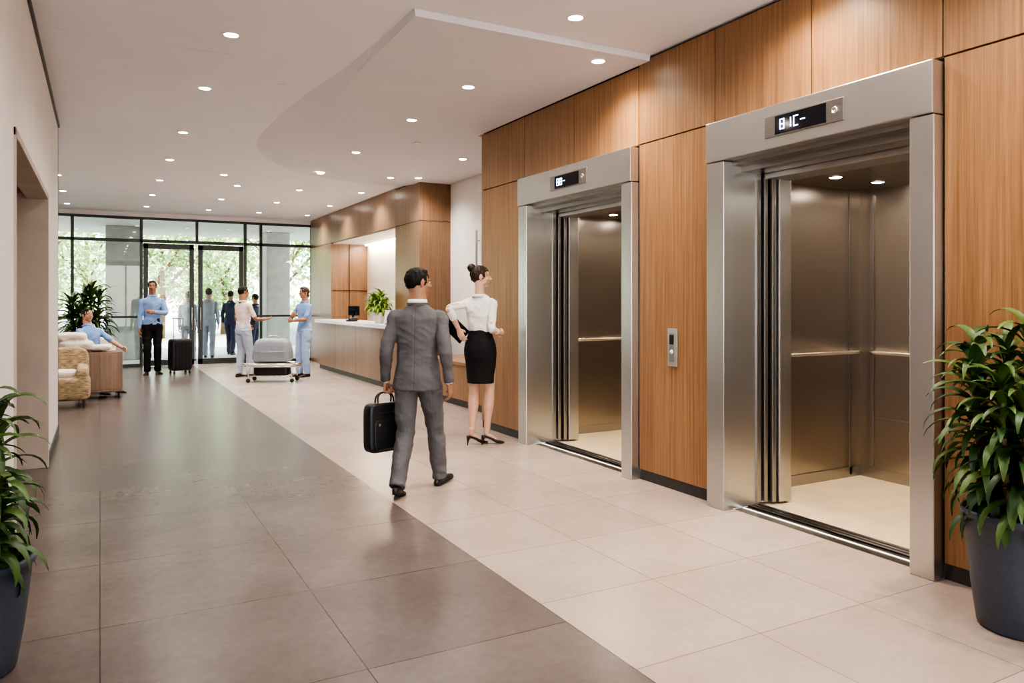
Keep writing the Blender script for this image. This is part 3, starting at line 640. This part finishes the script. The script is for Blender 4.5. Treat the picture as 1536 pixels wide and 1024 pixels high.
person('seated_guest',(-.10,14.45,0),150,1.74,(-.14,.50,an*1.74),(.14,.52,an*1.74),(-.26,.42,.72),(.22,.48,.74),topm='blue',botm='navy',hipdrop=.36,lean=-.25,head_pitch=.1,
  kp=(0,.3,1),sleeve=.9,hem=.51,footdir=(0,0))
# ------------------------------------------------------------------ luggage, cart, furniture
s=empty('rolling_suitcase',(1.46,17.1,0),.35)
g=G(); g.ell((0,0,.40),(.21,.13,.33),e=.22,nu=48,nv=32)
for xx in (-.14,-.07,0,.07,.14): g.tube([(xx,-.131,.14),(xx,-.134,.4),(xx,-.131,.66)],[.008]*3,n=8)
g.obj('shell',M['leather'],s)
g=G()
for xx in (-.1,.1): g.tube([(xx,.08,.70),(xx,.08,1.14)],[.009,.009],n=10)
g.tube([(-.11,.08,1.15),(.11,.08,1.15)],[.014,.014],n=10,ref=(0,0,1)); g.obj('telescopic_handle',M['steel2'],s)
g=G()
for xx in (-.16,.16):
    for yy in (-.09,.09): g.tube([(xx-.012,yy,.03),(xx+.012,yy,.03)],[.028,.028],n=16,ref=(0,0,1),caps=False); g.tube([(xx,yy,.03),(xx,yy,.09)],[.012,.012],n=8)
g.obj('wheels',M['rubber'],s)
s=empty('luggage_cart',(2.85,14.6,0),-.45)
g=G(); g.ell((0,0,.335),(.52,.30,.035),e=.5,nu=48,nv=12); g.obj('deck',M['chrome'],s)
g=G()
pts=[(.50*math.copysign(abs(math.cos(a))**.6,math.cos(a)),.28*math.copysign(abs(math.sin(a))**.6,math.sin(a)),.30) for a in [i*math.pi/16 for i in range(33)]]
g.tube(pts,[.014]*len(pts),n=8,ref=(0,0,1),sub=1)
for xx in (-.38,.38):
    for yy in (-.2,.2): g.tube([(xx,yy,.31),(xx*1.05,yy*1.02,.10)],[.014,.012],n=10)
g.tube([(-.4,-.2,.12),(.4,-.2,.12)],[.010,.010],ref=(0,0,1)); g.tube([(-.4,.2,.12),(.4,.2,.12)],[.010,.010],ref=(0,0,1))
g.obj('frame_rails',M['chrome'],s)
g=G()
for xx in (-.4,.4):
    for yy in (-.205,.205): g.tube([(xx,yy-.012,.04),(xx,yy+.012,.04)],[.038,.038],n=18,ref=(0,0,1),caps=False)
g.obj('casters',M['rubber'],s)
g=G(); g.ell((0,0,.205),(.33,.17,.085),e=.3,nu=32,nv=20); g.obj('lower_bag',M['leather'],s)
s=empty('hardshell_travel_case',(2.85,14.6,.372),-.45)
g=G(); g.ell((0,0,.22),(.36,.22,.22),e=.35,nu=48,nv=32)
for i,v in enumerate(g.v): 
    t=v.z/.44; g.v[i]=V((v.x*(1.0-.22*t*t),v.y*(1-.18*t*t),v.z))
g.obj('shell',M['case'],s)
g=G(); g.tube([(-.355,0,.2),(-.25,-.222,.2),(.25,-.222,.2),(.355,0,.2)],[.008]*4,ref=(0,0,1)); g.tube([(-.09,0,.43),(-.07,0,.475),(.07,0,.475),(.09,0,.43)],[.011]*4); g.obj('seam_and_handle',M['steel2'],s)
s=empty('lounge_cabinet',(0.0,13.45,0))
boxes('carcass',[((-.33,-.24,.10),(.31,.24,.72))],M['wood2'],s,bevel=.012)
boxes('panel_lines',[((-.30,-.246,.14),(-.01,-.238,.68)),((.0,-.246,.14),(.28,-.238,.68))],M['wood2'],s,bevel=.004)
g=G()
for xx in (-.28,.26):
    for yy in (-.19,.19): g.tube([(xx-.012,yy,.035),(xx+.012,yy,.035)],[.033,.033],n=16,ref=(0,0,1),caps=False); g.tube([(xx,yy,.05),(xx,yy,.11)],[.012,.012],n=8)
g.obj('casters',M['rubber'],s)
s=empty('throw_cushions',(-.17,13.4,.728))
g=G(); g.ell((-.15,0,.09),(.24,.21,.09),e=.55,nu=32,nv=20); g.ell((-.22,.02,.22),(.22,.19,.075),e=.6,nu=32,nv=20); g.ell((.17,.02,.055),(.16,.18,.055),e=.6,nu=32,nv=20)
g.remesh('cushions',M['cream'],s,.01,sm=3,fold=.014,ff=(6,6,9))
s=empty('wicker_armchair',(-.50,12.55,0),.0)
g=G(); g.ell((0,0,.27),(.38,.36,.17),e=.3,nu=40,nv=24); g.ell((-.30,0,.42),(.09,.36,.28),e=.35,nu=32,nv=20); g.ell((.28,0,.38),(.08,.34,.20),e=.4,nu=32,nv=20); g.ell((0,.30,.50),(.36,.08,.33),e=.4,nu=32,nv=20)
g.remesh('woven_shell',M['tan'],s,.012,sm=3)
g=G(); g.ell((0,-.03,.47),(.22,.25,.06),e=.5,nu=32,nv=16); g.obj('seat_cushion',M['cream'],s)
g=G()
for xx in (-.3,.3):
    for yy in (-.28,.28): g.tube([(xx,yy,.14),(xx,yy,.008)],[.022,.016],n=10)
g.obj('legs',M['dark'],s)
s=empty('lounge_sofa',(-.75,14.85,0))
g=G(); g.ell((0,0,.27),(1.0,.42,.17),e=.25,nu=48,nv=20); g.ell((0,.36,.52),(1.0,.13,.36),e=.3,nu=48,nv=24)
for xx in (-.93,.93): g.ell((xx,0,.38),(.10,.42,.26),e=.35,nu=32,nv=20)
g.remesh('upholstery',M['cream'],s,.015,sm=3)
g=G()
for xx in (-.85,.85):
    for yy in (-.32,.32): g.tube([(xx,yy,.14),(xx,yy,.008)],[.025,.018],n=10)
g.obj('legs',M['dark'],s)
# ------------------------------------------------------------------ plants
def plant(name,loc,pot_r,pot_h,top,spread,canes,nleaf,L,W_,leaf,seed,potm='pot',droop=1.0,low=.5,xmax=9,ymax=9):
    rd=random.Random(seed); e=empty(name,loc,0)
    g=G(); r=pot_r;h=pot_h
    g.lathe([(0,0),(r*.70,0),(r*.76,.015),(r*.86,h*.35),(r*.95,h*.75),(r*.98,h*.93),(r*1.03,h*.94),(r*1.04,h*.985),(r*1.02,h),(r*.96,h),(r*.93,h*.96),(r*.91,h*.86),(0,h*.86)],n=56)
    g.obj('pot',M[potm],e)
    g=G(); g.lathe([(0,h*.90),(r*.5,h*.895),(r*.90,h*.87)],n=40); g.obj('soil',M['soil'],e)
    gs=G(); vs=[];fs=[]
    for c in range(canes):
        a=c*2*math.pi/canes+rd.uniform(-.3,.3); rr=r*(.15 if c==0 else .45); tz=top*(1-.38*(c/(max(canes,1))))*rd.uniform(.93,1.0)
        b0=V((math.cos(a)*rr,math.sin(a)*rr,h*.86)); out=spread*(.1 if c==0 else .42)
        tp=V((math.cos(a)*(rr+out*.6),math.sin(a)*(rr+out*.6),h+(tz-h)*.80)); mid=b0.lerp(tp,.5)+V((math.cos(a)*.02,math.sin(a)*.02,0))
        gs.tube([b0,mid,tp],[.016*r/.25,.014*r/.25,.010*r/.25],n=8)
        for i in range(nleaf):
            t=1-(1-low)*(1-(i+.5)/nleaf); 
            p=b0.lerp(mid,t*2) if t<.5 else mid.lerp(tp,t*2-1)
            az=i*2.4+rd.uniform(-.4,.4); el=math.radians(5+70*((t-low)/(1-low))**1.4+rd.uniform(-10,12)); ln=L*rd.uniform(.75,1.1); w=W_*rd.uniform(.8,1.15)
            dr=droop*rd.uniform(.8,1.3); N=8; q=p.copy(); k=len(vs); hz=V((math.cos(az),math.sin(az),0)); sdv=V((-math.sin(az),math.cos(az),0)); tw=rd.uniform(-.4,.4)
            lim=xmax-rd.uniform(.01,.05); limy=ymax-rd.uniform(.01,.05)
            for j in range(N+1):
                u=j/N; an_=el-dr*1.6*u**1.2; d=hz*math.cos(an_)+V((0,0,math.sin(an_))); nrm=V((0,0,1))*math.cos(an_)-hz*math.sin(an_)
                ww=w*(math.sin(math.pi*min(1,(u*.93+.05))**.8))**.85*.5+.001
                s2=(sdv*math.cos(tw*u)+nrm*math.sin(tw*u))
                for vv in (q-s2*ww+nrm*ww*.35,q,q+s2*ww+nrm*ww*.35):
                    vs.append(V((min(vv.x,lim),min(vv.y,limy),max(vv.z,.02))))
                q=q+d*(ln/N)
            for j in range(N):
                b2=k+j*3; fs+=[(b2,b2+1,b2+4,b2+3),(b2+1,b2+2,b2+5,b2+4)]
    gs.obj('canes',M['bark'],e); meshobj('leaves',vs,fs,M[leaf],e,smooth=True)
    return e
plant('potted_dracaena',(3.72,1.93,0),.236,.54,1.62,.34,8,56,.28,.044,'leaf',3,low=.06,droop=1.25,xmax=.26)
plant('potted_dracaena',(-.49,3.72,0),.25,.46,1.25,.30,8,50,.26,.042,'leaf',5,low=.10,droop=1.3,ymax=.55)
plant('potted_dracaena',(-.22,16.3,0),.28,.60,2.05,.5,7,46,.48,.06,'leaf',9,low=.35,droop=1.0)
plant('potted_desk_plant',(4.50,13.35,1.10),.11,.20,.62,.22,7,26,.24,.055,'leaf3',11,potm='potw',low=.3,droop=1.3)
s=empty('reception_monitor',(4.80,15.9,1.10),.5)
boxes('screen_panel',[((-.02,-.16,.10),(.0,.16,.30)),((-.04,-.03,.0),(-.03,.03,.2)),((-.1,-.1,0),(.05,.1,.012))],M['screen'],s,bevel=.004)
s=empty('desk_phone',(4.45,14.9,1.10),.3)
boxes('base',[((-.09,-.08,0),(.09,.08,.035))],M['leather'],s,bevel=.01); g=G(); g.tube([(-.09,-.05,.05),(0,-.05,.062),(.09,-.05,.05)],[.02,.013,.02],n=10,ref=(0,0,1)); g.obj('handset',M['leather'],s)
s=empty('brochure_stand',(4.42,12.6,1.10),.2)
boxes('acrylic',[((-.01,-.11,0),(.0,.11,.26)),((-.07,-.11,0),(.0,.11,.008)),((-.02,-.10,.02),(-.011,.10,.25),1)],[M['glass'],M['potw']],s)
# ------------------------------------------------------------------ world, sun, camera
w=bpy.data.worlds.new('World'); sc.world=w; w.use_nodes=True; nt=w.node_tree; bg=nt.nodes['Background']
sky=nt.nodes.new('ShaderNodeTexSky')
try:
    sky.sky_type='NISHITA'; sky.sun_disc=False; sky.sun_elevation=math.radians(48); sky.sun_rotation=math.radians(200)
except Exception: pass
mixn=nt.nodes.new('ShaderNodeMix'); mixn.data_type='RGBA'; mixn.inputs[0].default_value=.6
nt.links.new(sky.outputs[0],mixn.inputs[6]); mixn.inputs[7].default_value=(6,5.9,5.8,1)
nt.links.new(mixn.outputs[2],bg.inputs[0]); bg.inputs[1].default_value=.68
l=bpy.data.lights.new('sun','SUN'); l.energy=8; l.angle=.03; l.color=(1,.95,.88)
lo=bpy.data.objects.new('sun',l); lo.rotation_euler=(math.radians(38),0,math.radians(-35)); COL.objects.link(lo)
cam=bpy.data.cameras.new('camera'); co=bpy.data.objects.new('camera',cam); COL.objects.link(co)
co.location=(0,0,1.5); co.rotation_euler=(math.pi/2,0,-math.atan2(618,1134)); cam.sensor_width=36; cam.lens=1134/1536*36; cam.shift_y=-60/1536
cam.clip_end=200; sc.camera=co
sc.view_settings.view_transform='AgX'
try: sc.view_settings.look='AgX - High Contrast'
except Exception: pass
sc.view_settings.exposure=.62
